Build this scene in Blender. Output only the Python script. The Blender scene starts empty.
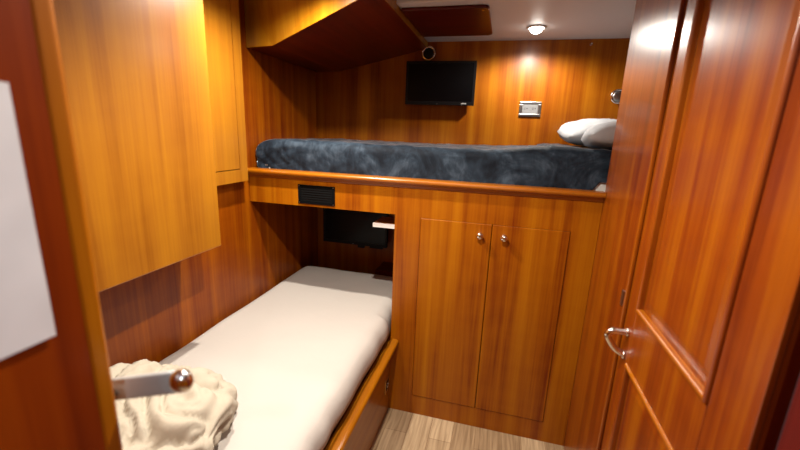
import bpy, bmesh, math, random
from mathutils import Vector, Matrix, noise, Euler
random.seed(4)
C = bpy.context.scene.collection
EYE = 1.51
CEIL = 2.073
CF = 2.130   # the ceiling of the walking area stands a little higher than over the bunk

# ---------------------------------------------------------------- materials
def mat(name):
    m = bpy.data.materials.new(name); m.use_nodes = True
    nt = m.node_tree; b = nt.nodes['Principled BSDF']
    return m, nt, b

def plain(name, col, rough=.5, metal=0, coat=0, spec=.5, bump=0, bscale=60):
    m, nt, b = mat(name)
    b.inputs['Base Color'].default_value = (*col, 1)
    b.inputs['Roughness'].default_value = rough
    b.inputs['Metallic'].default_value = metal
    b.inputs['Coat Weight'].default_value = coat
    b.inputs['Specular IOR Level'].default_value = spec
    if bump:
        t = nt.nodes.new('ShaderNodeTexCoord'); n = nt.nodes.new('ShaderNodeTexNoise')
        n.inputs['Scale'].default_value = bscale
        bu = nt.nodes.new('ShaderNodeBump'); bu.inputs['Strength'].default_value = bump
        bu.inputs['Distance'].default_value = .004
        nt.links.new(t.outputs['Object'], n.inputs['Vector'])
        nt.links.new(n.outputs['Fac'], bu.inputs['Height'])
        nt.links.new(bu.outputs['Normal'], b.inputs['Normal'])
    return m

def wood(name, axis='z', dark=(.13, .014, .0003), mid=(.27, .068, .0006), light=(.39, .13, .002), rough=.36,
         coat=.15, scale=1.0, seed=0.0, bump=.12):
    """varnished ribbon-grained veneer, grain running along the given axis"""
    m, nt, b = mat(name)
    N = nt.nodes.new; L = nt.links.new
    t = N('ShaderNodeTexCoord'); mp = N('ShaderNodeMapping')
    s = {'x': (.5, 15, 15), 'y': (15, .5, 15), 'z': (15, 15, .5)}[axis]
    mp.inputs['Scale'].default_value = [v * scale for v in s]
    mp.inputs['Location'].default_value = (seed, seed * 1.7, seed * .6)
    L(t.outputs['Object'], mp.inputs['Vector'])
    n1 = N('ShaderNodeTexNoise'); n1.inputs['Scale'].default_value = 1.0
    n1.inputs['Detail'].default_value = 4; n1.inputs['Roughness'].default_value = .55
    n1.inputs['Distortion'].default_value = .25
    L(mp.outputs['Vector'], n1.inputs['Vector'])
    mp2 = N('ShaderNodeMapping')
    s2 = {'x': (3, 110, 110), 'y': (110, 3, 110), 'z': (110, 110, 3)}[axis]
    mp2.inputs['Scale'].default_value = [v * scale for v in s2]
    L(t.outputs['Object'], mp2.inputs['Vector'])
    n2 = N('ShaderNodeTexNoise'); n2.inputs['Scale'].default_value = 1.0; n2.inputs['Detail'].default_value = 3
    L(mp2.outputs['Vector'], n2.inputs['Vector'])
    # cross-grain flame figure
    mp3 = N('ShaderNodeMapping')
    s3 = {'x': (14, 3, 3), 'y': (3, 14, 3), 'z': (5, 5, 12)}[axis]
    mp3.inputs['Scale'].default_value = s3
    L(t.outputs['Object'], mp3.inputs['Vector'])
    n3 = N('ShaderNodeTexNoise'); n3.inputs['Scale'].default_value = 1.0; n3.inputs['Detail'].default_value = 2
    L(mp3.outputs['Vector'], n3.inputs['Vector'])
    a = N('ShaderNodeMath'); a.operation = 'MULTIPLY_ADD'; a.inputs[1].default_value = .26
    L(n2.outputs['Fac'], a.inputs[0]); L(n1.outputs['Fac'], a.inputs[2])
    a2 = N('ShaderNodeMath'); a2.operation = 'MULTIPLY_ADD'; a2.inputs[1].default_value = .14
    L(n3.outputs['Fac'], a2.inputs[0]); L(a.outputs[0], a2.inputs[2])
    r = N('ShaderNodeValToRGB')
    r.color_ramp.elements[0].position = .44; r.color_ramp.elements[0].color = (*dark, 1)
    r.color_ramp.elements[1].position = .98; r.color_ramp.elements[1].color = (*light, 1)
    e = r.color_ramp.elements.new(.66); e.color = (*mid, 1)
    L(a2.outputs[0], r.inputs['Fac'])
    L(r.outputs['Color'], b.inputs['Base Color'])
    b.inputs['Roughness'].default_value = rough
    b.inputs['Coat Weight'].default_value = coat
    b.inputs['Coat Roughness'].default_value = .24
    b.inputs['Specular IOR Level'].default_value = .22
    bu = N('ShaderNodeBump'); bu.inputs['Strength'].default_value = bump; bu.inputs['Distance'].default_value = .002
    L(n2.outputs['Fac'], bu.inputs['Height']); L(bu.outputs['Normal'], b.inputs['Normal'])
    return m

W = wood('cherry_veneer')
WB = wood('cherry_veneer_bunk', seed=3.1, dark=(.12, .018, .0005), mid=(.24, .060, .001), light=(.36, .125, .004))
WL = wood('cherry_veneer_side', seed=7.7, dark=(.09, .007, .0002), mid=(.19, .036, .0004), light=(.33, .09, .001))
WC = wood('cherry_veneer_cabinet', dark=(.20, .06, .003), mid=(.28, .100, .006), light=(.36, .145, .007), seed=1.2, coat=.4)
WD = wood('cherry_veneer_door', seed=5.2, coat=1.0, dark=(.085, .004, .0002), mid=(.20, .031, .0003), light=(.34, .095, .001))
WX = wood('cherry_trim_long', 'x', seed=2.2, coat=.5)
WY = wood('cherry_trim_deep', 'y', seed=2.9, coat=.5, dark=(.16, .04, .001), mid=(.28, .088, .001), light=(.38, .145, .003))
WDY = wood('cherry_moulding_deep', 'y', seed=4.9, coat=.8)
WR = wood('mahogany_red', 'x', dark=(.045, .002, .0005), mid=(.08, .004, .001), light=(.10, .006, .001), seed=4.4, coat=.1)
WRZ = wood('mahogany_jamb', 'z', dark=(.04, .001, .0003), mid=(.08, .002, .0004), light=(.12, .006, .0006), seed=8.4, rough=.6, coat=0)
WRL = wood('red_door_veneer', 'z', dark=(.10, .008, .0005), mid=(.20, .026, .0006), light=(.30, .055, .001), seed=8.4, coat=.2)
CHROME = plain('chrome', (.78, .76, .73), .14, 1)
STEEL = plain('brushed_steel', (.30, .29, .28), .32, 1)
BRASS = plain('brass', (.60, .42, .16), .3, 1)
BLACK = plain('black_plastic', (.003, .003, .0035), .5, spec=.2)
SCREEN = plain('black_screen', (.002, .002, .0025), .25, spec=.15)
SLAT = plain('matt_black_slat', (.002, .002, .002), .8, spec=.08)
SLOT = plain('dark_gap', (.004, .003, .003), .8)
WHITEP = plain('white_plastic', (.82, .80, .76), .4)
GREYP = plain('grey_plastic', (.42, .42, .40), .4)
CEILM = plain('ceiling_panel', (.56, .57, .59), .5, bump=.05)
SHEET = plain('cream_sheet', (.455, .415, .37), .85, spec=.2, bump=.25, bscale=30)
DUVET = plain('cream_duvet', (.40, .35, .27), .85, spec=.2, bump=.2, bscale=50)
PILW = plain('pale_pillowcase', (.38, .39, .405), .85, spec=.2, bump=.2, bscale=40)
PILG = plain('grey_pillowcase', (.18, .19, .21), .85, spec=.2, bump=.2, bscale=40)
WHITEC = plain('white_mattress_ticking', (.80, .78, .72), .85, spec=.2)

def paper_mat():
    m, nt, b = mat('paper'); N = nt.nodes.new; L = nt.links.new
    t = N('ShaderNodeTexCoord'); n = N('ShaderNodeTexNoise'); n.inputs['Scale'].default_value = 9
    r = N('ShaderNodeValToRGB')
    r.color_ramp.elements[0].position = .3; r.color_ramp.elements[0].color = (.66, .68, .71, 1)
    r.color_ramp.elements[1].position = .6; r.color_ramp.elements[1].color = (.80, .82, .85, 1)
    L(t.outputs['Object'], n.inputs['Vector']); L(n.outputs['Fac'], r.inputs['Fac']); L(r.outputs['Color'], b.inputs['Base Color'])
    b.inputs['Roughness'].default_value = .6
    return m
PAPER = paper_mat()

def velvet():
    m, nt, b = mat('slate_velvet'); N = nt.nodes.new; L = nt.links.new
    t = N('ShaderNodeTexCoord')
    n0 = N('ShaderNodeTexNoise'); n0.inputs['Scale'].default_value = 6; n0.inputs['Detail'].default_value = 5
    n0.inputs['Distortion'].default_value = .9; n0.inputs['Roughness'].default_value = .62
    L(t.outputs['Object'], n0.inputs['Vector'])
    mp = N('ShaderNodeMapping'); mp.inputs['Rotation'].default_value = (0, .7, 0); mp.inputs['Scale'].default_value = (16, 16, 7)
    L(t.outputs['Object'], mp.inputs['Vector'])
    n1 = N('ShaderNodeTexNoise'); n1.inputs['Scale'].default_value = 1.6; n1.inputs['Detail'].default_value = 3
    n1.inputs['Distortion'].default_value = 1.5
    L(mp.outputs['Vector'], n1.inputs['Vector'])
    a = N('ShaderNodeMath'); a.operation = 'MULTIPLY_ADD'; a.inputs[1].default_value = .30
    L(n1.outputs['Fac'], a.inputs[0]); L(n0.outputs['Fac'], a.inputs[2])
    r = N('ShaderNodeValToRGB')
    r.color_ramp.elements[0].position = .50; r.color_ramp.elements[0].color = (.003, .006, .011, 1)
    r.color_ramp.elements[1].position = .92; r.color_ramp.elements[1].color = (.060, .085, .115, 1)
    e = r.color_ramp.elements.new(.66); e.color = (.012, .021, .033, 1)
    L(a.outputs[0], r.inputs['Fac']); L(r.outputs['Color'], b.inputs['Base Color'])
    b.inputs['Roughness'].default_value = .75
    b.inputs['Sheen Weight'].default_value = 1.0; b.inputs['Sheen Roughness'].default_value = .22
    b.inputs['Sheen Tint'].default_value = (.75, .87, 1, 1)
    b.inputs['Specular IOR Level'].default_value = .2
    bu = N('ShaderNodeBump'); bu.inputs['Strength'].default_value = .5; bu.inputs['Distance'].default_value = .006
    L(a.outputs[0], bu.inputs['Height']); L(bu.outputs['Normal'], b.inputs['Normal'])
    return m
VELVET = velvet()

def floor_mat():
    m, nt, b = mat('oak_planks'); N = nt.nodes.new; L = nt.links.new
    t = N('ShaderNodeTexCoord')
    sep = N('ShaderNodeSeparateXYZ'); L(t.outputs['Object'], sep.inputs[0])
    com = N('ShaderNodeCombineXYZ'); L(sep.outputs['Y'], com.inputs['X']); L(sep.outputs['X'], com.inputs['Y'])
    br = N('ShaderNodeTexBrick'); br.inputs['Scale'].default_value = 1
    br.inputs['Brick Width'].default_value = 1.1; br.inputs['Row Height'].default_value = .115
    br.inputs['Mortar Size'].default_value = .0012; br.inputs['Bias'].default_value = 0
    br.inputs['Color1'].default_value = (.31, .21, .115, 1); br.inputs['Color2'].default_value = (.50, .37, .225, 1)
    br.inputs['Mortar'].default_value = (.22, .13, .06, 1)
    L(com.outputs[0], br.inputs['Vector'])
    mp = N('ShaderNodeMapping'); mp.inputs['Scale'].default_value = (70, 4, 1)
    L(t.outputs['Object'], mp.inputs['Vector'])
    n = N('ShaderNodeTexNoise'); n.inputs['Scale'].default_value = 1; n.inputs['Detail'].default_value = 4
    n.inputs['Distortion'].default_value = .6
    L(mp.outputs['Vector'], n.inputs['Vector'])
    r = N('ShaderNodeValToRGB')
    r.color_ramp.elements[0].position = .3; r.color_ramp.elements[0].color = (.62, .55, .48, 1)
    r.color_ramp.elements[1].position = .65; r.color_ramp.elements[1].color = (1.1, 1.08, 1.05, 1)
    L(n.outputs['Fac'], r.inputs['Fac'])
    mx = N('ShaderNodeMix'); mx.data_type = 'RGBA'; mx.blend_type = 'MULTIPLY'; mx.inputs['Factor'].default_value = 1
    L(br.outputs['Color'], mx.inputs['A']); L(r.outputs['Color'], mx.inputs['B'])
    L(mx.outputs['Result'], b.inputs['Base Color']); b.inputs['Roughness'].default_value = .5
    return m

# ---------------------------------------------------------------- helpers
def link(name, bm, m, parent=None, smooth=False, bevel=0, seg=2, sub=0, loc=None):
    """bm is in world coordinates; the object's origin becomes its parent's (or loc)"""
    org = Vector(loc) if loc else (parent.matrix_basis.translation.copy() if parent else Vector((0, 0, 0)))
    o_off = org
    p = parent
    if p is not None and p.parent is not None:
        pass
    bmesh.ops.recalc_face_normals(bm, faces=bm.faces)
    me = bpy.data.meshes.new(name)
    wo = world_of(parent) if parent else Vector((0, 0, 0))
    if loc: wo2 = Vector(loc)
    else: wo2 = wo
    bmesh.ops.translate(bm, verts=bm.verts, vec=-wo2)
    bm.to_mesh(me); bm.free()
    o = bpy.data.objects.new(name, me); C.objects.link(o)
    me.materials.append(m)
    if parent:
        o.parent = parent
    o.location = wo2 - wo
    if smooth:
        for f in me.polygons: f.use_smooth = True
    if bevel:
        b = o.modifiers.new('bevel', 'BEVEL'); b.width = bevel; b.segments = seg; b.limit_method = 'ANGLE'
        b.angle_limit = math.radians(40)
    if sub:
        s = o.modifiers.new('sub', 'SUBSURF'); s.levels = sub; s.render_levels = sub
    return o

def world_of(o):
    v = Vector((0, 0, 0))
    while o is not None:
        v = v + o.location; o = o.parent
    return v

def thing(name, loc, label, cat, group=None):
    o = bpy.data.objects.new(name, None); C.objects.link(o); o.location = loc
    o.empty_display_size = .05
    return tag(o, label, cat, group)

def tag(o, label, cat, group=None):
    o['label'] = label; o['category'] = cat
    if group: o['group'] = group
    return o

def struct(o):
    o['kind'] = 'structure'; return o

def box(x0, x1, y0, y1, z0, z1, bm=None):
    bm = bm or bmesh.new()
    v = [bm.verts.new((x, y, z)) for x in (x0, x1) for y in (y0, y1) for z in (z0, z1)]
    for f in ((0, 1, 3, 2), (4, 6, 7, 5), (0, 4, 5, 1), (2, 3, 7, 6), (0, 2, 6, 4), (1, 5, 7, 3)):
        bm.faces.new([v[i] for i in f])
    return bm

def prism(pts, axis, a, b, bm=None):
    """extrude a 2-D outline; axis x: pts=(y,z); y: pts=(x,z); z: pts=(x,y)"""
    bm = bm or bmesh.new()
    def P(p, t):
        return {'x': (t, p[0], p[1]), 'y': (p[0], t, p[1]), 'z': (p[0], p[1], t)}[axis]
    A = [bm.verts.new(P(p, a)) for p in pts]; B = [bm.verts.new(P(p, b)) for p in pts]
    n = len(pts)
    bm.faces.new(A); bm.faces.new(B[::-1])
    for i in range(n):
        bm.faces.new((A[i], B[i], B[(i + 1) % n], A[(i + 1) % n]))
    return bm

def cyl(c, r, h, axis, bm=None, seg=32, r2=None):
    bm = bm or bmesh.new()
    m = {'x': Matrix.Rotation(math.pi / 2, 4, 'Y'), 'y': Matrix.Rotation(math.pi / 2, 4, 'X'), 'z': Matrix.Identity(4)}[axis]
    bmesh.ops.create_cone(bm, cap_ends=True, segments=seg, radius1=r, radius2=r if r2 is None else r2, depth=h,
                          matrix=Matrix.Translation(c) @ m)
    return bm

def lathe(prof, c, axis, bm=None, seg=32):
    """prof: list of (r, t) along axis from point c"""
    bm = bm or bmesh.new(); c = Vector(c)
    ax = {'x': (Vector((1, 0, 0)), Vector((0, 1, 0)), Vector((0, 0, 1))), '-x': (Vector((-1, 0, 0)), Vector((0, 1, 0)), Vector((0, 0, 1))),
          '-y': (Vector((0, -1, 0)), Vector((1, 0, 0)), Vector((0, 0, 1))), '-z': (Vector((0, 0, -1)), Vector((1, 0, 0)), Vector((0, 1, 0)))}[axis]
    rings = []
    for r, t in prof:
        if r < 1e-6: rings.append([bm.verts.new(c + ax[0] * t)])
        else: rings.append([bm.verts.new(c + ax[0] * t + (ax[1] * math.cos(2 * math.pi * i / seg) + ax[2] * math.sin(2 * math.pi * i / seg)) * r) for i in range(seg)])
    for a, b in zip(rings, rings[1:]):
        for i in range(seg):
            j = (i + 1) % seg
            if len(a) == 1 and len(b) == 1: continue
            if len(a) == 1: bm.faces.new((a[0], b[i], b[j]))
            elif len(b) == 1: bm.faces.new((a[i], b[0], a[j]))
            else: bm.faces.new((a[i], b[i], b[j], a[j]))
    return bm

def tube(pts, rad, bm=None, seg=16):
    bm = bm or bmesh.new(); pts = [Vector(p) for p in pts]; rings = []
    up = None
    for i, p in enumerate(pts):
        d = (pts[min(i + 1, len(pts) - 1)] - pts[max(i - 1, 0)]).normalized()
        if up is None: up = d.orthogonal().normalized()
        up = (up - d * up.dot(d)).normalized(); s = d.cross(up)
        r = rad[i] if isinstance(rad, (list, tuple)) else rad
        rings.append([bm.verts.new(p + (up * math.cos(2 * math.pi * k / seg) + s * math.sin(2 * math.pi * k / seg)) * r) for k in range(seg)])
    for a, b in zip(rings, rings[1:]):
        for k in range(seg):
            bm.faces.new((a[k], b[k], b[(k + 1) % seg], a[(k + 1) % seg]))
    bm.faces.new(rings[0]); bm.faces.new(rings[-1][::-1])
    return bm

def smoothpath(ctrl, n=8):
    P = [Vector(p) for p in ctrl]; P = [2 * P[0] - P[1]] + P + [2 * P[-1] - P[-2]]; out = []
    for i in range(1, len(P) - 2):
        for k in range(n):
            t = k / n
            out.append(.5 * ((2 * P[i]) + (-P[i - 1] + P[i + 1]) * t + (2 * P[i - 1] - 5 * P[i] + 4 * P[i + 1] - P[i + 2]) * t * t + (-P[i - 1] + 3 * P[i] - 3 * P[i + 1] + P[i + 2]) * t ** 3))
    out.append(P[-2]); return out

def fbm(v, s, o=3):
    return noise.fractal(Vector(v) * s, 1.0, 2.0, o)

# ---------------------------------------------------------------- room shell
XL, YB = -1.31, 2.60
XR = .437
struct(link('floor', box(-1.35, 1.1, -1.4, 2.65, -.04, 0), floor_mat()))
bm = prism([(-1.4, CF), (1.842, CF), (1.842, CEIL + .004), (1.846, CEIL), (2.65, CEIL), (2.65, CF + .04), (-1.4, CF + .04)], 'x', -1.35, 1.1)
struct(link('ceiling', bm, CEILM))
bm = prism([(-.02, 0), (2.65, 0), (2.65, CEIL), (1.842, CEIL), (1.842, CF), (-.02, CF)], 'x', XL - .04, XL)
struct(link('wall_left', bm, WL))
struct(link('wall_back', box(XL, 1.04, YB, YB + .04, 0, CEIL), WB))
struct(link('wall_right', box(XR, XR + .03, .66, 1.8, 0, CF), WD))
struct(link('wall_end', box(1.0, 1.04, 1.77, YB, 0, CEIL), W))
struct(link('wall_side', box(XR + .03, 1.0, 1.77, 1.8, 0, CF), W))
struct(link('wall_front', box(XL, -.492, .20, .24, 0, CF), W))
struct(link('wall_hall', box(-.60, .60, -1.34, -1.3, 0, CF), W))
struct(link('trim_1', box(XR - .012, XR, 1.300, 1.385, 0, CF), WD, bevel=.004))
struct(link('trim_2', box(.40, .52, .20, .566, 0, CF), WRZ, bevel=.008, seg=3))
struct(link('trim_3', box(-.62, -.492, -1.3, .20, 0, CF), W))
struct(link('trim_4', box(.56, .60, -1.3, .20, 0, CF), W))
bm = box(XR - .016, XR - .012, 1.312, 1.330, .985, 1.035)
tag(link('strike_plate', bm, STEEL), 'small steel strike plate on the upright batten beside the open door edge', 'strike plate')

# ---------------------------------------------------------------- left door leaf with lever and notice
LX, LY = -.45, .325
d2 = struct(link('door_2', box(LX - .04, LX, -.45, LY, .02, CF - .01), WRL, bevel=.017, seg=5))
d2['label'] = 'dark red wooden door leaf at the left edge carrying a paper notice and lever'
link('lit_edge', box(LX - .0395, LX + .0008, LY - .028, LY + .0008, .021, CF - .011), W, d2, bevel=.008, seg=4)  # lighter wood sleeve paints the light caught by the leaf's rounded edge
h = link('lever_handle', lathe([(0, 0), (.012, 0), (.012, .003), (.010, .005), (.005, .006), (.005, .024), (0, .024)], (LX - .030, LY + .0008, 1.150), 'x'), CHROME, d2, smooth=True)
# rose sits on the far edge of the leaf: turn the lathe axis to +y
for v in h.data.vertices:
    r = Vector(v.co) - Vector((LX - .030, LY + .0008, 1.150)); v.co = Vector((LX - .030, LY + .0008, 1.150)) + Vector((r.y, r.x, r.z))
b0, b1 = Vector((-.504, .350, 1.145)), Vector((-.374, .352, 1.187))
bm = bmesh.new()
dr = (b1 - b0).normalized(); up = Vector((0, 0, 1)); up = (up - dr * up.dot(dr)).normalized(); fw = dr.cross(up)
hh, ww = .0155, .005
n = 10; rings = []
prof = [(0, 1.0), (.25, 1), (.5, 1.0), (.75, 1.0), (1, .98)]
for t, s in prof:
    c = b0.lerp(b1, t); ring = []
    for k in range(20):
        a = 2 * math.pi * k / 20; ca, sa = math.cos(a), math.sin(a)
        ring.append(bm.verts.new(c + up * hh * s * math.copysign(abs(sa) ** .45, sa) + fw * ww * math.copysign(abs(ca) ** .45, ca)))
    rings.append(ring)
for a, b in zip(rings, rings[1:]):
    for k in range(20): bm.faces.new((a[k], b[k], b[(k + 1) % 20], a[(k + 1) % 20]))
bm.faces.new(rings[0]); bm.faces.new(rings[-1][::-1])
gr = link('grip', bm, plain('satin_nickel', (.36, .355, .34), .35, .0), h, smooth=True)
bm = bmesh.new(); bmesh.ops.create_uvsphere(bm, u_segments=24, v_segments=16, radius=.0158, matrix=Matrix.Translation(b1 + dr * .001) @ Matrix.Diagonal((1, .8, 1, 1)))
link('end_knob', bm, CHROME, h, smooth=True)
bm = bmesh.new()
NY, NZ = 6, 12; g = {}
for i in range(NY + 1):
    for j in range(NZ + 1):
        y = .055 + (.271 - .055) * i / NY; z = 1.283 + .258 * j / NZ
        g[i, j] = (LX + .0015 + .0005 * math.sin(j * .3 + i * .2) ** 2, y, z)
V = {(k, s): bm.verts.new((g[k][0] + s * .0003, g[k][1], g[k][2])) for k in g for s in (0, 1)}
for i in range(NY):
    for j in range(NZ):
        bm.faces.new([V[(i + a, j + b), 1] for a, b in ((0, 0), (1, 0), (1, 1), (0, 1))])
        bm.faces.new([V[(i + a, j + b), 0] for a, b in ((0, 1), (1, 1), (1, 0), (0, 0))])
for i in range(NY):
    for jj in (0, NZ): bm.faces.new([V[(i, jj), 0], V[(i + 1, jj), 0], V[(i + 1, jj), 1], V[(i, jj), 1]])
for j in range(NZ):
    for ii in (0, NY): bm.faces.new([V[(ii, j), 0], V[(ii, j + 1), 0], V[(ii, j + 1), 1], V[(ii, j), 1]])
tag(link('paper_notice', bm, PAPER), 'white paper notice taped to the red wooden door leaf at the left', 'paper')

# ---------------------------------------------------------------- open right door
DX, DH, DE = .40, .607, 1.180
PY0, PY1 = .725, 1.118
z0, z1 = .015, CF - .02
UB, LT, LB, UT = 1.052, .892, .18, CF - .16
bm = box(DX + .010, DX + .032, DH, DE, z0, z1)
door = struct(link('door_1', bm, WD))
door['label'] = 'varnished panelled cabin door standing open along the right wall'
link('stile', box(DX, DX + .0099, PY1, DE, z0, z1), WD, door, bevel=.002)
link('stile', box(DX, DX + .0099, DH, PY0, z0, z1), WD, door, bevel=.002)
for a, b in ((UT, z1), (LT, UB), (z0, LB)):
    link('rail', box(DX, DX + .0099, PY0 + .0004, PY1 - .0004, a, b), WD, door, bevel=.001)
def moulding(ya, yb, za, zb):
    """rounded bead mitred round a panel opening"""
    bm = bmesh.new(); prof = []
    for k in range(9):
        a = math.pi * k / 8; prof.append((.0065 - .0065 * math.cos(a), -.0065 * math.sin(a)))   # in from edge, out of the door
    loops = []
    for ins, out in [(0, .0095)] + prof + [(.013, .0095)]:
        x = DX + out
        loops.append([bm.verts.new(p) for p in ((x, ya + ins, za + ins), (x, yb - ins, za + ins), (x, yb - ins, zb - ins), (x, ya + ins, zb - ins))])
    for a, b in zip(loops, loops[1:] + loops[:1]):
        for k in range(4): bm.faces.new((a[k], b[k], b[(k + 1) % 4], a[(k + 1) % 4]))
    return bm
for za, zb in ((UB, UT), (LB, LT)):
    mo = link('panel_moulding', moulding(PY0, PY1, za, zb), WDY, door)
    mo.data.materials.append(WD)
    for k, p in enumerate(mo.data.polygons):
        if k % 4 in (1, 3): p.material_index = 1
    # raised field
    bm = bmesh.new(); q = .05
    a = [bm.verts.new(p) for p in ((DX + .0099, PY0 + q - .028, za + q - .028), (DX + .0099, PY1 - q + .028, za + q - .028), (DX + .0099, PY1 - q + .028, zb - q + .028), (DX + .0099, PY0 + q - .028, zb - q + .028))]
    b = [bm.verts.new(p) for p in ((DX + .006, PY0 + q, za + q), (DX + .006, PY1 - q, za + q), (DX + .006, PY1 - q, zb - q), (DX + .006, PY0 + q, zb - q))]
    for k in range(4): bm.faces.new((a[k], a[(k + 1) % 4], b[(k + 1) % 4], b[k]))
    bm.faces.new(b); bm.faces.new(a[::-1])
    link('raised_panel', bm, WD, door)
hp = Vector((DX, 1.150, .972)); hq = Vector((DX, 1.150, .900))
bm = lathe([(0, 0), (.0125, 0), (.0125, .004), (.010, .007), (.0065, .009), (0, .009)], hp, '-x')
lathe([(0, 0), (.0125, 0), (.0125, .004), (.010, .007), (.0065, .009), (0, .009)], hq, '-x', bm)
hd = link('door_handle', bm, CHROME, door, smooth=True)
pts = smoothpath([hp + Vector((-.004, 0, 0)), hp + Vector((-.030, 0, 0)), hp + Vector((-.044, 0, -.003)), hp + Vector((-.052, 0, -.016)), hp + Vector((-.046, 0, -.031)),
                  hp + Vector((-.028, 0, -.055)), hq + Vector((-.004, 0, .002))], 6)
link('grip', tube(pts, .0095), CHROME, hd, smooth=True)

# ---------------------------------------------------------------- hanging cabinets on the left wall
t = thing('wall_cabinet', (XL, .83, 1.02), 'large plain honey wood cabinet hanging on the left wall, nearest of the wall cabinets', 'cabinet')
link('body', box(XL + .001, -1.118, .30, 1.309, 1.020, CF - .001), WC, t, bevel=.003)
link('door', box(-1.117, -1.10, .302, 1.307, 1.021, CF - .004), WC, t, bevel=.004)
t = thing('wall_cabinet', (XL, 1.5, 1.238), 'shallow honey wood wall cabinet with outlined door, between large cabinet and bunk', 'cabinet')
bm = bmesh.new()
box(XL + .001, -1.262, 1.314, 1.713, 1.240, CF - .001, bm)
body = link('body', bm, WC, t, bevel=.002)
bm = box(-1.262, -1.25, 1.314, 1.713, 1.240, 1.3005)
box(-1.262, -1.25, 1.6545, 1.713, 1.3005, CF - .001, bm)
link('face_frame', bm, WC, t)
link('door', box(-1.262, -1.2490, 1.316, 1.6515, 1.3035, CF - .012), WC, t, bevel=.002)

# ---------------------------------------------------------------- overhead locker with sloping underside
def locker():
    bm = bmesh.new(); n = bm.verts.new; f = bm.faces.new
    zc, zf, ym = CEIL - .001, CF - .001, 1.8415
    zl, zr = EYE + .386, EYE + .523
    y0 = 1.835
    A = [n(p) for p in ((XL + .001, y0, zl), (-1.133, 1.80, zl), (-.525, 1.552, zr), (-.525, 1.552, zf), (XL + .001, y0, zf))]
    M = [n(p) for p in ((XL + .001, ym, zl), (-1.133, ym, zl), (-.525, ym, zr), (-.525, ym, zc), (XL + .001, ym, zc), (-.525, ym, zf), (XL + .001, ym, zf))]
    B = [n(p) for p in ((XL + .001, YB - .001, zl), (-1.133, YB - .001, zl), (-.525, YB - .001, zr), (-.525, YB - .001, zc), (XL + .001, YB - .001, zc))]
    f((A[0], A[1], A[2], A[3], A[4])); f(B[::-1])
    f((A[0], M[0], M[1], A[1])); f((A[1], M[1], M[2], A[2])); f((A[2], M[2], M[3], M[5], A[3]))
    f((A[3], M[5], M[6], A[4])); f((A[4], M[6], M[4], M[0], A[0])); f((M[5], M[3], M[4], M[6]))
    f((M[0], B[0], B[1], M[1])); f((M[1], B[1], B[2], M[2])); f((M[2], B[2], B[3], M[3])); f((M[3], B[3], B[4], M[4])); f((M[4], B[4], B[0], M[0]))
    return bm
LOCK = wood('cherry_locker', 'z', dark=(.19, .06, .001), mid=(.29, .11, .003), light=(.38, .17, .008), seed=6.6, coat=.3)
o = link('overhead_locker', locker(), LOCK, bevel=.012, seg=4)
tag(o, 'overhead wooden locker with a sloping underside above the upper bunk corner', 'locker')
o.data.materials.append(wood('cherry_locker_shaded', 'y', dark=(.05, .003, .0005), mid=(.10, .008, .001), light=(.16, .018, .001), seed=6.1, coat=.4))  # shade under the locker put into a darker red for the down-facing sides
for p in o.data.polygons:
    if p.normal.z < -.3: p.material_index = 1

# ceiling board beside it
bm = bmesh.new()
def rounded(x0, x1, y0, y1, r, corners):
    out = []
    for (cx, cy, a0, rr) in ((x1 - r, y0 + r, -90, 1), (x1 - r, y1 - r, 0, 1), (x0 + r, y1 - r, 90, 0), (x0 + r, y0 + r, 180, 0)):
        if rr:
            for k in range(7):
                a = math.radians(a0 + 15 * k); out.append((cx + r * math.cos(a), cy + r * math.sin(a)))
        else: out.append((x0, y1 if cy > (y0 + y1) / 2 else y0))
    return out
prism(rounded(-.521, -.120, 1.905, 2.41, .03, 0), 'z', CEIL - .014, CEIL - .0005, bm)
t = thing('ceiling_board', (-.3, 2.1, CEIL - .03), 'dark red wooden board with rounded corners fixed to the ceiling', 'board')
link('panel', bm, WR, t, bevel=.004, seg=3)
for x, y in ((-.145, 1.935), (-.145, 2.38), (-.49, 1.935)):
    link('screw', cyl((x, y, CEIL - .0152), .005, .002, 'z', seg=16), CHROME, t)

# ---------------------------------------------------------------- built-in bunk unit
FY = 1.80
t = thing('bunk_unit', (-.4, FY, 0), 'built-in wooden bunk unit with ledge, cupboard doors and open lower niche', 'bunk')
ZT = 1.262
CX0, CX1, CM, CZ0, CZ1 = -.357, .326, -.0145, .114, 1.108
bm = bmesh.new()
box(XL + .002, -.487, FY, FY + .02, 1.114, ZT, bm)
box(-.487, CX0, FY, FY + .02, .001, ZT, bm)
box(CX0, CX1, FY, FY + .02, CZ1, ZT, bm)
box(CX0, CX1, FY, FY + .02, .001, CZ0, bm)
box(CX1, XR - .001, FY, FY + .02, .001, ZT, bm)
link('front_panel', bm, W, t)
g = .0016
for a, b, kx in ((CX0 + g, CM - g, -.066), (CM + g, CX1 - g, .044)):
    d = link('cupboard_door', box(a, b, FY - .0028, FY + .016, CZ0 + g, CZ1 - g), W, t, bevel=.0026, seg=1)
    k = lathe([(0, -.001), (.013, -.001), (.013, .002), (.006, .004), (.0055, .012), (.012, .016), (.0165, .021), (.0165, .026), (.012, .032), (.006, .0345), (0, .035)], (kx, FY - .0028, 1.053), '-y')
    link('knob', k, CHROME, d, smooth=True)
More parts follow.
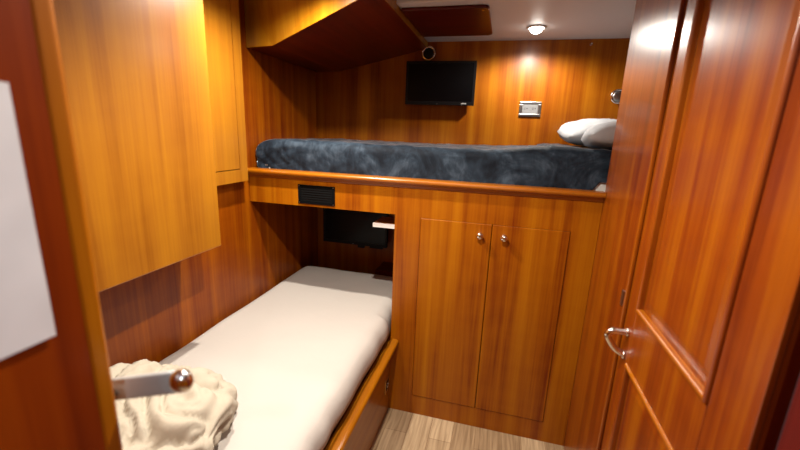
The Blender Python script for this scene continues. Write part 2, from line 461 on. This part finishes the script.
# ledge: rounded nosing over a small cove
pr = [(1.86, ZT), (1.798, ZT), (1.797, 1.2635)]
pr = [(1.835, 1.250), (1.799, 1.250), (1.797, 1.254), (1.795, 1.262), (1.789, 1.267), (1.779, 1.270)]
for k in range(9):
    a = math.radians(-90 - 180 * k / 8); pr.append((1.779 + .0125 * math.cos(a), 1.2825 + .0125 * math.sin(a)))
pr += [(1.835, 1.295)]
bm = bmesh.new()
lo = [(max(y, 1.8205) if z < 1.262 and y > 1.80 else y, z) for y, z in pr]
pr2 = [(FY - .0005, 1.250)] + pr[2:-1] + [(1.835, 1.295), (1.835, 1.2625), (FY - .0005, 1.2625)]
prism(pr2, 'x', XL + .002, XR - .001, bm)
o = link('ledge', bm, WX, t)
for p in o.data.polygons: p.use_smooth = False
link('platform', box(XL + .002, .999, FY + .021, YB - .001, 1.20, 1.235), W, t)
link('side_panel', box(-.469, -.451, FY + .021, YB - .001, .001, 1.199), W, t)

# ---------------------------------------------------------------- black vent / control panel under the ledge
t = thing('air_vent', (-.912, FY, 1.128), 'black rectangular louvred vent set in the wooden panel under the upper bunk', 'vent')
vx0, vx1, vz0, vz1 = -1.014, -.808, 1.128, 1.227
bm = bmesh.new()
box(vx0, vx1, FY - .006, FY - .0003, vz0, vz0 + .012, bm); box(vx0, vx1, FY - .006, FY - .0003, vz1 - .012, vz1, bm)
box(vx0, vx0 + .014, FY - .006, FY - .0003, vz0 + .012, vz1 - .012, bm); box(vx1 - .014, vx1, FY - .006, FY - .0003, vz0 + .012, vz1 - .012, bm)
link('frame', bm, SLAT, t)
link('backing', box(vx0 + .014, vx1 - .014, FY - .0015, FY - .0003, vz0 + .012, vz1 - .012), SLOT, t)
for k in range(6):
    z = vz0 + .0185 + k * .0122
    bm = prism([(FY - .0060, z - .004), (FY - .0050, z - .0045), (FY - .0018, z + .003), (FY - .0028, z + .0035)], 'x', vx0 + .0145, vx1 - .0145)
    link('slat', bm, SLAT, t)
for x in (vx0 + .007, vx1 - .007):
    for z in (vz0 + .006, vz1 - .006):
        link('screw', cyl((x, FY - .0066, z), .003, .0012, 'y', seg=12), STEEL, t)

# ---------------------------------------------------------------- lower berth
t = thing('lower_berth', (-.9, 1.4, 0), 'low wooden berth frame with a rounded side rail beside the floor', 'berth')
link('side_board', box(-.506, -.486, .26, FY - .002, .001, .4145), WY, t)
pts = []
for k in range(9):
    a = math.radians(180 * k / 8); pts.append((-.4645 + .0235 * math.cos(a), .4225 + .014 * math.sin(a)))
pts += [(-.488, .4150), (-.441, .4150)]
link('rail_cap', prism(pts, 'y', .26, FY - .002), WY, t)
bm = box(XL + .002, -.507, .26, 2.40, .330, .362)
box(-.507, -.472, FY + .022, 2.40, .330, .362, bm)
link('platform', bm, W, t)
link('end_block', box(-.78, -.471, 2.405, YB - .002, .40, .575), WR, t, bevel=.003)
# flush latch on the board (outer face x = -.486)
bm = box(-.4859, -.4825, 1.716, 1.780, .142, .228)
la = link('flush_latch', bm, BRASS, t, bevel=.001)
link('recess', box(-.4824, -.4819, 1.728, 1.770, .158, .212), SLOT, la)
link('thumb_ring', tube([(-.4805, 1.749 + .012 * math.cos(a), .185 + .016 * math.sin(a)) for a in [2 * math.pi * k / 16 for k in range(17)]], .0018, seg=8), CHROME, la, smooth=True)

def cushion(x0, x1, y0, y1, z0, z1, r, nx, ny, fz=None, edge=None):
    """soft slab: superelliptic edge rounding, closed mesh; fz(x,y,side)->dz ; edge(x,y,z)->Vector"""
    bm = bmesh.new()
    bmesh.ops.create_cube(bm, size=2)
    import itertools
    bm.free(); bm = bmesh.new()
    # grids of the six faces, on a unit cube, then rounded
    nz = 8
    vs = {}
    def key(i, j, k): return (i, j, k)
    def V(i, j, k):
        if (i, j, k) not in vs:
            x = x0 + (x1 - x0) * i / nx; y = y0 + (y1 - y0) * j / ny; z = z0 + (z1 - z0) * k / nz
            c = Vector((min(max(x, x0 + r), x1 - r), min(max(y, y0 + r), y1 - r), min(max(z, z0 + r), z1 - r)))
            d = Vector((x, y, z)) - c
            if d.length > 1e-9:
                m = max(abs(d.x), abs(d.y), abs(d.z)); d = d.normalized() * m
            p = c + d
            if fz: p.z += fz(p.x, p.y) * (p.z - z0) / (z1 - z0)
            if edge: p += edge(p)
            vs[i, j, k] = bm.verts.new(p)
        return vs[i, j, k]
    for i in range(nx):
        for j in range(ny):
            for k in (0, nz): bm.faces.new([V(i, j, k), V(i + 1, j, k), V(i + 1, j + 1, k), V(i, j + 1, k)])
    for i in range(nx):
        for k in range(nz):
            for j in (0, ny): bm.faces.new([V(i, j, k), V(i + 1, j, k), V(i + 1, j, k + 1), V(i, j, k + 1)])
    for j in range(ny):
        for k in range(nz):
            for i in (0, nx): bm.faces.new([V(i, j, k), V(i, j + 1, k), V(i, j + 1, k + 1), V(i, j, k + 1)])
    return bm

def low_f(x, y):
    d = .005 * fbm((x, y, 0), 3.0, 3)
    if x > -.72: d -= .004 * ((x + .72) / .22) ** 2
    return d
def low_e(p):
    # gathers along the side next to the rail
    w = max(0, (p.x + .60) / .11)
    bulge = .021 * max(0, min(1, (p.z - .437) / .02)) * max(0, min(1, (p.x + .62) / .08)) * (1 if p.y < 1.78 else 0)
    return Vector((bulge - .002 + .0035 * w * math.sin(p.y * 31 + 2.5 * math.sin(p.y * 7)), 0, -.003 * w * abs(math.sin(p.y * 19 + 2 * math.sin(p.y * 5)))))
MX = -.5085
m1 = link('mattress', cushion(XL + .006, MX, .30, 2.385, .364, .574, .075, 70, 150, low_f, low_e), SHEET, smooth=True)
tag(m1, 'lower bunk mattress covered by a smooth cream fitted sheet', 'mattress')

# ---------------------------------------------------------------- upper bunk bedding
m2 = link('mattress', cushion(XL + .03, .97, FY + .05, YB - .015, 1.237, 1.425, .04, 60, 20), WHITEC, smooth=True)
tag(m2, 'upper bunk mattress, white corner peeking out under the slate blanket', 'mattress')

def blanket():
    bm = bmesh.new()
    # a cloth draped over the mattress: cross-section in (y,z), swept along x, with thickness
    X0, X1 = XL + .012, .985
    nx = 190
    yF, yBk, zt, zb = FY + .040, YB - .008, 1.446, 1.252
    sec = []
    R = .045
    for k in range(11): sec.append((yF, zb + (zt - R - zb) * k / 10))
    for k in range(1, 9):
        a = math.radians(90 * k / 8); sec.append((yF + R - R * math.cos(a), zt - R + R * math.sin(a)))
    for k in range(1, 29): sec.append((yF + R + (yBk - yF - R) * k / 28, zt))
    out, inn = [], []
    for i in range(nx + 1):
        x = X0 + (X1 - X0) * i / nx
        ro, ri = [], []
        endf = max(0, 1 - (x - X0) / .10)
        drop = 1 - math.sqrt(max(0, 1 - endf ** 2)) if endf < 1 else 1
        for (y, z) in sec:
            n1 = fbm((x, y, z), 4.5, 3) * .010 + fbm((x + 4, y, z), 14, 3) * .004
            side = max(0, min(1, (zt - z) / .06))
            zz = z
            if side > .0: n1 = n1 * .55 + .006 * math.sin(x * 60 + 5 * math.sin(z * 30 + x * 7)) * (1 if x < -1.05 else .25) * side
            # right-hand end: hump where it is pushed up by the pillow
            hump = .020 * math.exp(-((x - .22) / .22) ** 2) * (1 - side) + (.010 * (1 - side) if x > .2 else 0)
            frac = (z - zb) / (zt - zb)
            zz = z + (hump + n1 * (1 - side)) - drop * .045 * frac
            yy = y + (-n1 if side > 0 else 0) + drop * .02 * side
            # hem lifts to show the mattress corner
            if x > .37 and side > 0:
                lift = max(0, min(1, (x - .37) / .05)) * .078
                zz = max(zz, zb + lift)
            ro.append(bm.verts.new((x, yy, zz)))
            ri.append(bm.verts.new((x, yy + (.004 if side > .5 else 0), zz - (.004 if side < .5 else 0))))
        out.append(ro); inn.append(ri)
    m = len(sec)
    for i in range(nx):
        for k in range(m - 1):
            bm.faces.new((out[i][k], out[i + 1][k], out[i + 1][k + 1], out[i][k + 1]))
            bm.faces.new((inn[i][k], inn[i][k + 1], inn[i + 1][k + 1], inn[i + 1][k]))
        for k in (0, m - 1):
            bm.faces.new((out[i][k], inn[i][k], inn[i + 1][k], out[i + 1][k]))
    for k in range(m - 1):
        for i in (0, nx):
            bm.faces.new((out[i][k], out[i][k + 1], inn[i][k + 1], inn[i][k]))
    return bm
bl = link('blanket', blanket(), VELVET, smooth=True)
tag(bl, 'dark slate blue velvet blanket spread over the upper bunk mattress', 'blanket')

def pillow(name, m, c, size, rot, label, seed, sag=0.0, wr=.006, group=None):
    bm = bmesh.new(); n = 34
    a, b, h = size; Rm = Euler([math.radians(v) for v in rot]).to_matrix(); c = Vector(c)
    def th(u, v):
        return (max(0, 1 - abs(u) ** 3.6) ** .42) * (max(0, 1 - abs(v) ** 3.6) ** .42)
    top, bot = {}, {}
    for i in range(n + 1):
        for j in range(n + 1):
            u = -1 + 2 * i / n; v = -1 + 2 * j / n
            su = u * (1 - .05 * v ** 4); sv = v * (1 - .05 * u ** 4)
            # pinch the outline between the corners
            k = th(u, v)
            f = fbm((u * 1.3 + seed, v * 1.3, seed), 1.3, 4)
            rid = abs(math.sin(6 * u + 3 * v + 3 * fbm((u + seed, v, 1), 1.4, 2))) ** .6
            d = wr * (f * 1.6 - rid) * (1 - .4 * k)
            e = (i in (0, n) or j in (0, n))
            pt = Vector((su * a, sv * b, h * k + (0 if e else d)))
            top[i, j] = bm.verts.new(c + Rm @ pt)
            bot[i, j] = top[i, j] if e else bm.verts.new(c + Rm @ Vector((su * a, sv * b, -h * k * .75 + d * .3)))
    for i in range(n):
        for j in range(n):
            q = ((i, j), (i + 1, j), (i + 1, j + 1), (i, j + 1))
            for g_ in (top, bot):
                f = [g_[p] for p in q]
                if len(set(f)) == 4:
                    try: bm.faces.new(f)
                    except ValueError: pass
    o = link(name, bm, m, smooth=True, loc=tuple(c))
    tag(o, label, 'pillow', group); return o
pillow('pillow', PILW, (.605, 2.385, 1.541), (.305, .185, .080), (6, -1, 3), 'pale grey pillow against the back wall at the right end of the upper bunk', 2.2, wr=.009)
pillow('pillow', PILW, (.655, 2.005, 1.541), (.300, .165, .080), (-4, -5, -5), 'pale grey pillow nearest the front edge of the upper bunk, beside the door wall', 5.4, wr=.010)

# ---------------------------------------------------------------- bunched comforter at the near end of the lower bunk
def heap(c, size, seed, n=90, fold=.022, freq=9.0, lean=0):
    bm = bmesh.new(); bmesh.ops.create_icosphere(bm, subdivisions=6, radius=1)
    a, b, h = size
    for v in bm.verts:
        p = v.co.normalized()
        big = noise.noise(Vector((p.x * 1.3, p.y * 1.3 + seed, p.z * 1.1))) * .22
        r = 1 + big
        q = Vector((p.x * a * r, p.y * b * r, (p.z if p.z > 0 else p.z * .45) * h * r))
        nrm = Vector((p.x / a, p.y / b, p.z / h)).normalized()
        # long soft folds: ridged noise stretched along one direction and bent by a slow warp
        wv = Vector((noise.noise(p * 1.6 + Vector((seed, 0, 0))), noise.noise(p * 1.6 + Vector((0, seed, 5))), 0)) * .55
        e = p + wv
        uu = e.x * .85 + e.y * .52; vv = -e.x * .52 + e.y * .85
        r1 = min(1, abs(noise.noise(Vector((uu * 3.8 + seed, vv * 1.1, e.z * 1.6)))) * 2.8) ** .7
        r2 = min(1, abs(noise.noise(Vector((uu * 8.5, vv * 2.2 + seed, e.z * 3.6)))) * 2.6) ** .7
        q += nrm * (fold * .75 * r1 + fold * .25 * r2 + .003 * noise.noise(q * 40))
        q.z = max(q.z, -h * .40)
        v.co = Vector(c) + q
    return bm
cf = link('comforter', heap((-.985, .715, .62), (.25, .26, .10), 3.3, fold=.058), DUVET, smooth=True, loc=(-1.035, .80, .58))
tag(cf, 'cream comforter bunched into folds on the near end of the lower bunk', 'comforter')

# ---------------------------------------------------------------- televisions
def television(x0, x1, z0, z1, y, label, arm=False):
    cx = (x0 + x1) / 2
    t = thing('television', (cx, y, z0), label, 'television')
    link('housing', box(x0, x1, y + .004, y + .032, z0, z1), BLACK, t, bevel=.004)
    bz = .014
    bm = bmesh.new()
    box(x0, x0 + bz, y, y + .0038, z0, z1, bm); box(x1 - bz, x1, y, y + .0038, z0, z1, bm)
    box(x0 + bz, x1 - bz, y, y + .0038, z0, z0 + .022, bm); box(x0 + bz, x1 - bz, y, y + .0038, z1 - bz, z1, bm)
    link('bezel', bm, BLACK, t)
    link('screen', box(x0 + bz, x1 - bz, y + .002, y + .0037, z0 + .022, z1 - bz), SCREEN, t)
    link('indicator', cyl((cx - .01, y - .0004, z0 + .006), .0022, .0008, 'y', seg=12), GREYP, t)
    link('wall_mount', box(cx - .06, cx + .06, y + .033, YB - .001, (z0 + z1) / 2 - .05, (z0 + z1) / 2 + .05), BLACK, t)
    return t
tv = television(-.645, -.205, EYE + .178, EYE + .440, 2.535, 'black flat television on the back wall above the upper bunk')
link('maker_mark', box(-.285, -.250, 2.5343, 2.5349, EYE + .186, EYE + .192), GREYP, tv)
tv = television(-1.215, -.73, EYE - .80, EYE - .49, 2.50, 'black television in the shadowed niche over the lower bunk')
link('control_pod', box(-.95, -.90, 2.505, 2.525, EYE - .822, EYE - .801), BLACK, tv, bevel=.003)
link('control_pod', box(-.86, -.76, 2.505, 2.525, EYE - .815, EYE - .801), BLACK, tv, bevel=.003)

# small shelf in the niche
t = thing('niche_shelf', (-.54, 1.9, EYE - .47), 'small wooden shelf with a white front edge inside the lower niche', 'shelf')
link('board', box(-.612, -.470, 1.839, 1.990, EYE - .474, EYE - .458), WX, t)
link('front_edge', box(-.612, -.470, 1.8305, 1.8385, EYE - .479, EYE - .457), WHITEP, t, bevel=.001)

# ---------------------------------------------------------------- outlet
t = thing('power_outlet', (.135, YB, EYE + .12), 'steel framed double power outlet on the lit back wall', 'outlet')
ox0, ox1, oz0, oz1 = .072, .200, EYE + .124, EYE + .212
bm = bmesh.new()
box(ox0, ox1, YB - .010, YB - .0005, oz0, oz0 + .016, bm); box(ox0, ox1, YB - .010, YB - .0005, oz1 - .016, oz1, bm)
box(ox0, ox0 + .018, YB - .010, YB - .0005, oz0 + .016, oz1 - .016, bm); box(ox1 - .018, ox1, YB - .010, YB - .0005, oz0 + .016, oz1 - .016, bm)
link('cover_plate', bm, STEEL, t, bevel=.002)
link('socket_face', box(ox0 + .0185, ox1 - .0185, YB - .008, YB - .0005, oz0 + .0165, oz1 - .0165), plain('socket_grey', (.20, .20, .20), .4), t)
for cx in (.112, .160):
    bm = box(cx - .010, cx - .004, YB - .0085, YB - .0081, EYE + .166, EYE + .169)
    box(cx - .010, cx - .004, YB - .0085, YB - .0081, EYE + .173, EYE + .176, bm)
    cyl((cx + .006, YB - .0083, EYE + .171), .0032, .0004, 'y', bm, 12)
    link('socket_slots', bm, SLOT, t)

# ---------------------------------------------------------------- chrome reading lights
def reading_light(x, z, r, label):
    t = thing('reading_light', (x, YB, z), label, 'lamp', 'unlit chrome reading lights on the back wall')
    link('base', lathe([(0, 0), (r * .8, 0), (r * .8, .012), (r * .55, .018), (0, .018)], (x, YB - .0005, z), '-y'), CHROME, t, smooth=False)
    link('rim', tube([(x + r * math.cos(a), YB - .030, z + r * math.sin(a)) for a in [2 * math.pi * k / 36 for k in range(37)]], .006, seg=10), CHROME, t, smooth=True)
    link('lens', lathe([(0, .0185), (r * .7, .0185), (r * .95, .026), (r * .95, .032), (r * .6, .036), (0, .037)], (x, YB, z), '-y'), BLACK if x < 0 else STEEL, t, smooth=True)
reading_light(-.512, EYE + .490, .038, 'chrome rimmed reading light partly hidden behind the overhead locker')
reading_light(.612, EYE + .247, .036, 'round chrome reading light on the back wall above the pillows')
link_hook = lathe([(0, 0), (.008, 0), (.008, .003), (.003, .005), (.003, .018), (.006, .022), (0, .024)], (.432, YB - .0005, EYE + .533), '-y')
tag(link('wall_hook', link_hook, CHROME, smooth=True), 'tiny chrome hook on the back wall just under the ceiling', 'hook')

# ---------------------------------------------------------------- lamps
def emis(name, col, s):
    m, nt, b = mat(name)
    b.inputs['Base Color'].default_value = (.9, .9, .9, 1)
    b.inputs['Emission Color'].default_value = (*col, 1); b.inputs['Emission Strength'].default_value = s
    return m
GLOW = emis('lamp_diffuser', (1, .93, .82), 25)
def downlight(x, y, watts, label, size=150, blend=.9, rad=.03, col=(1, .88, .72), seen=True):
    CEIL = 2.073 if y > 1.842 else CF
    t = thing('downlight', (x, y, CEIL - .006), label, 'light', 'recessed ceiling downlights')
    ring = lathe([(.034, .0005), (.046, .0005), (.048, .003), (.044, .008), (.036, .008), (.034, .0005)], (x, y, CEIL), '-z')
    link('trim_ring', ring, WHITEP, t, smooth=True)
    link('diffuser', lathe([(0, 0), (.033, 0), (.033, .008), (.031, .016), (.026, .023), (.017, .029), (.008, .0315), (0, .032)], (x, y, CEIL - .0005), '-z'), GLOW, t)
    ld = bpy.data.lights.new('downlight_beam', 'SPOT'); ld.energy = watts; ld.spot_size = math.radians(size); ld.spot_blend = blend
    ld.color = col; ld.shadow_soft_size = rad
    lo = bpy.data.objects.new('downlight_beam', ld); C.objects.link(lo); lo.parent = t; lo.location = (0, 0, -.031)
    return t
WARM = (1, .93, .84)
downlight(.108, 2.31, 48, 'glowing recessed downlight in the ceiling above the upper bunk', 172, .5, col=WARM)
downlight(-.85, 1.43, 110, 'recessed downlight in the ceiling over the middle of the lower bunk', 165, .8, .02, col=WARM)
downlight(-.30, .87, 120, 'recessed downlight in the ceiling nearest the cabin doorway', 142, .6, .02, col=WARM)
downlight(.0, -.6, 45, 'recessed downlight in the passage ceiling behind the doorway', 165, .8, .02, col=(.88, .94, 1))

w = bpy.data.worlds.new('world'); bpy.context.scene.world = w; w.use_nodes = True
w.node_tree.nodes['Background'].inputs[0].default_value = (.9, .95, 1, 1)
w.node_tree.nodes['Background'].inputs[1].default_value = .03

# ---------------------------------------------------------------- camera
cam = bpy.data.cameras.new('camera'); co = bpy.data.objects.new('camera', cam); C.objects.link(co)
yaw, pit, rol = -.249857, -.236543, .038495
f = Vector((math.sin(yaw) * math.cos(pit), math.cos(yaw) * math.cos(pit), math.sin(pit)))
r = Vector((math.cos(yaw), -math.sin(yaw), 0)); u = r.cross(f)
r2 = r * math.cos(rol) + u * math.sin(rol); u2 = -r * math.sin(rol) + u * math.cos(rol)
M = Matrix((r2, u2, -f)).transposed().to_4x4(); M.translation = (0, 0, EYE)
co.matrix_world = M
cam.sensor_width = 36; cam.lens = 384.698 / 800 * 36; cam.clip_start = .01
cam.dof.use_dof = True; cam.dof.focus_distance = 1.9; cam.dof.aperture_fstop = 2.6
bpy.context.scene.camera = co
vs = bpy.context.scene.view_settings
vs.view_transform = 'Standard'; vs.look = 'None'; vs.gamma = 1; vs.use_curve_mapping = False; vs.exposure = 0
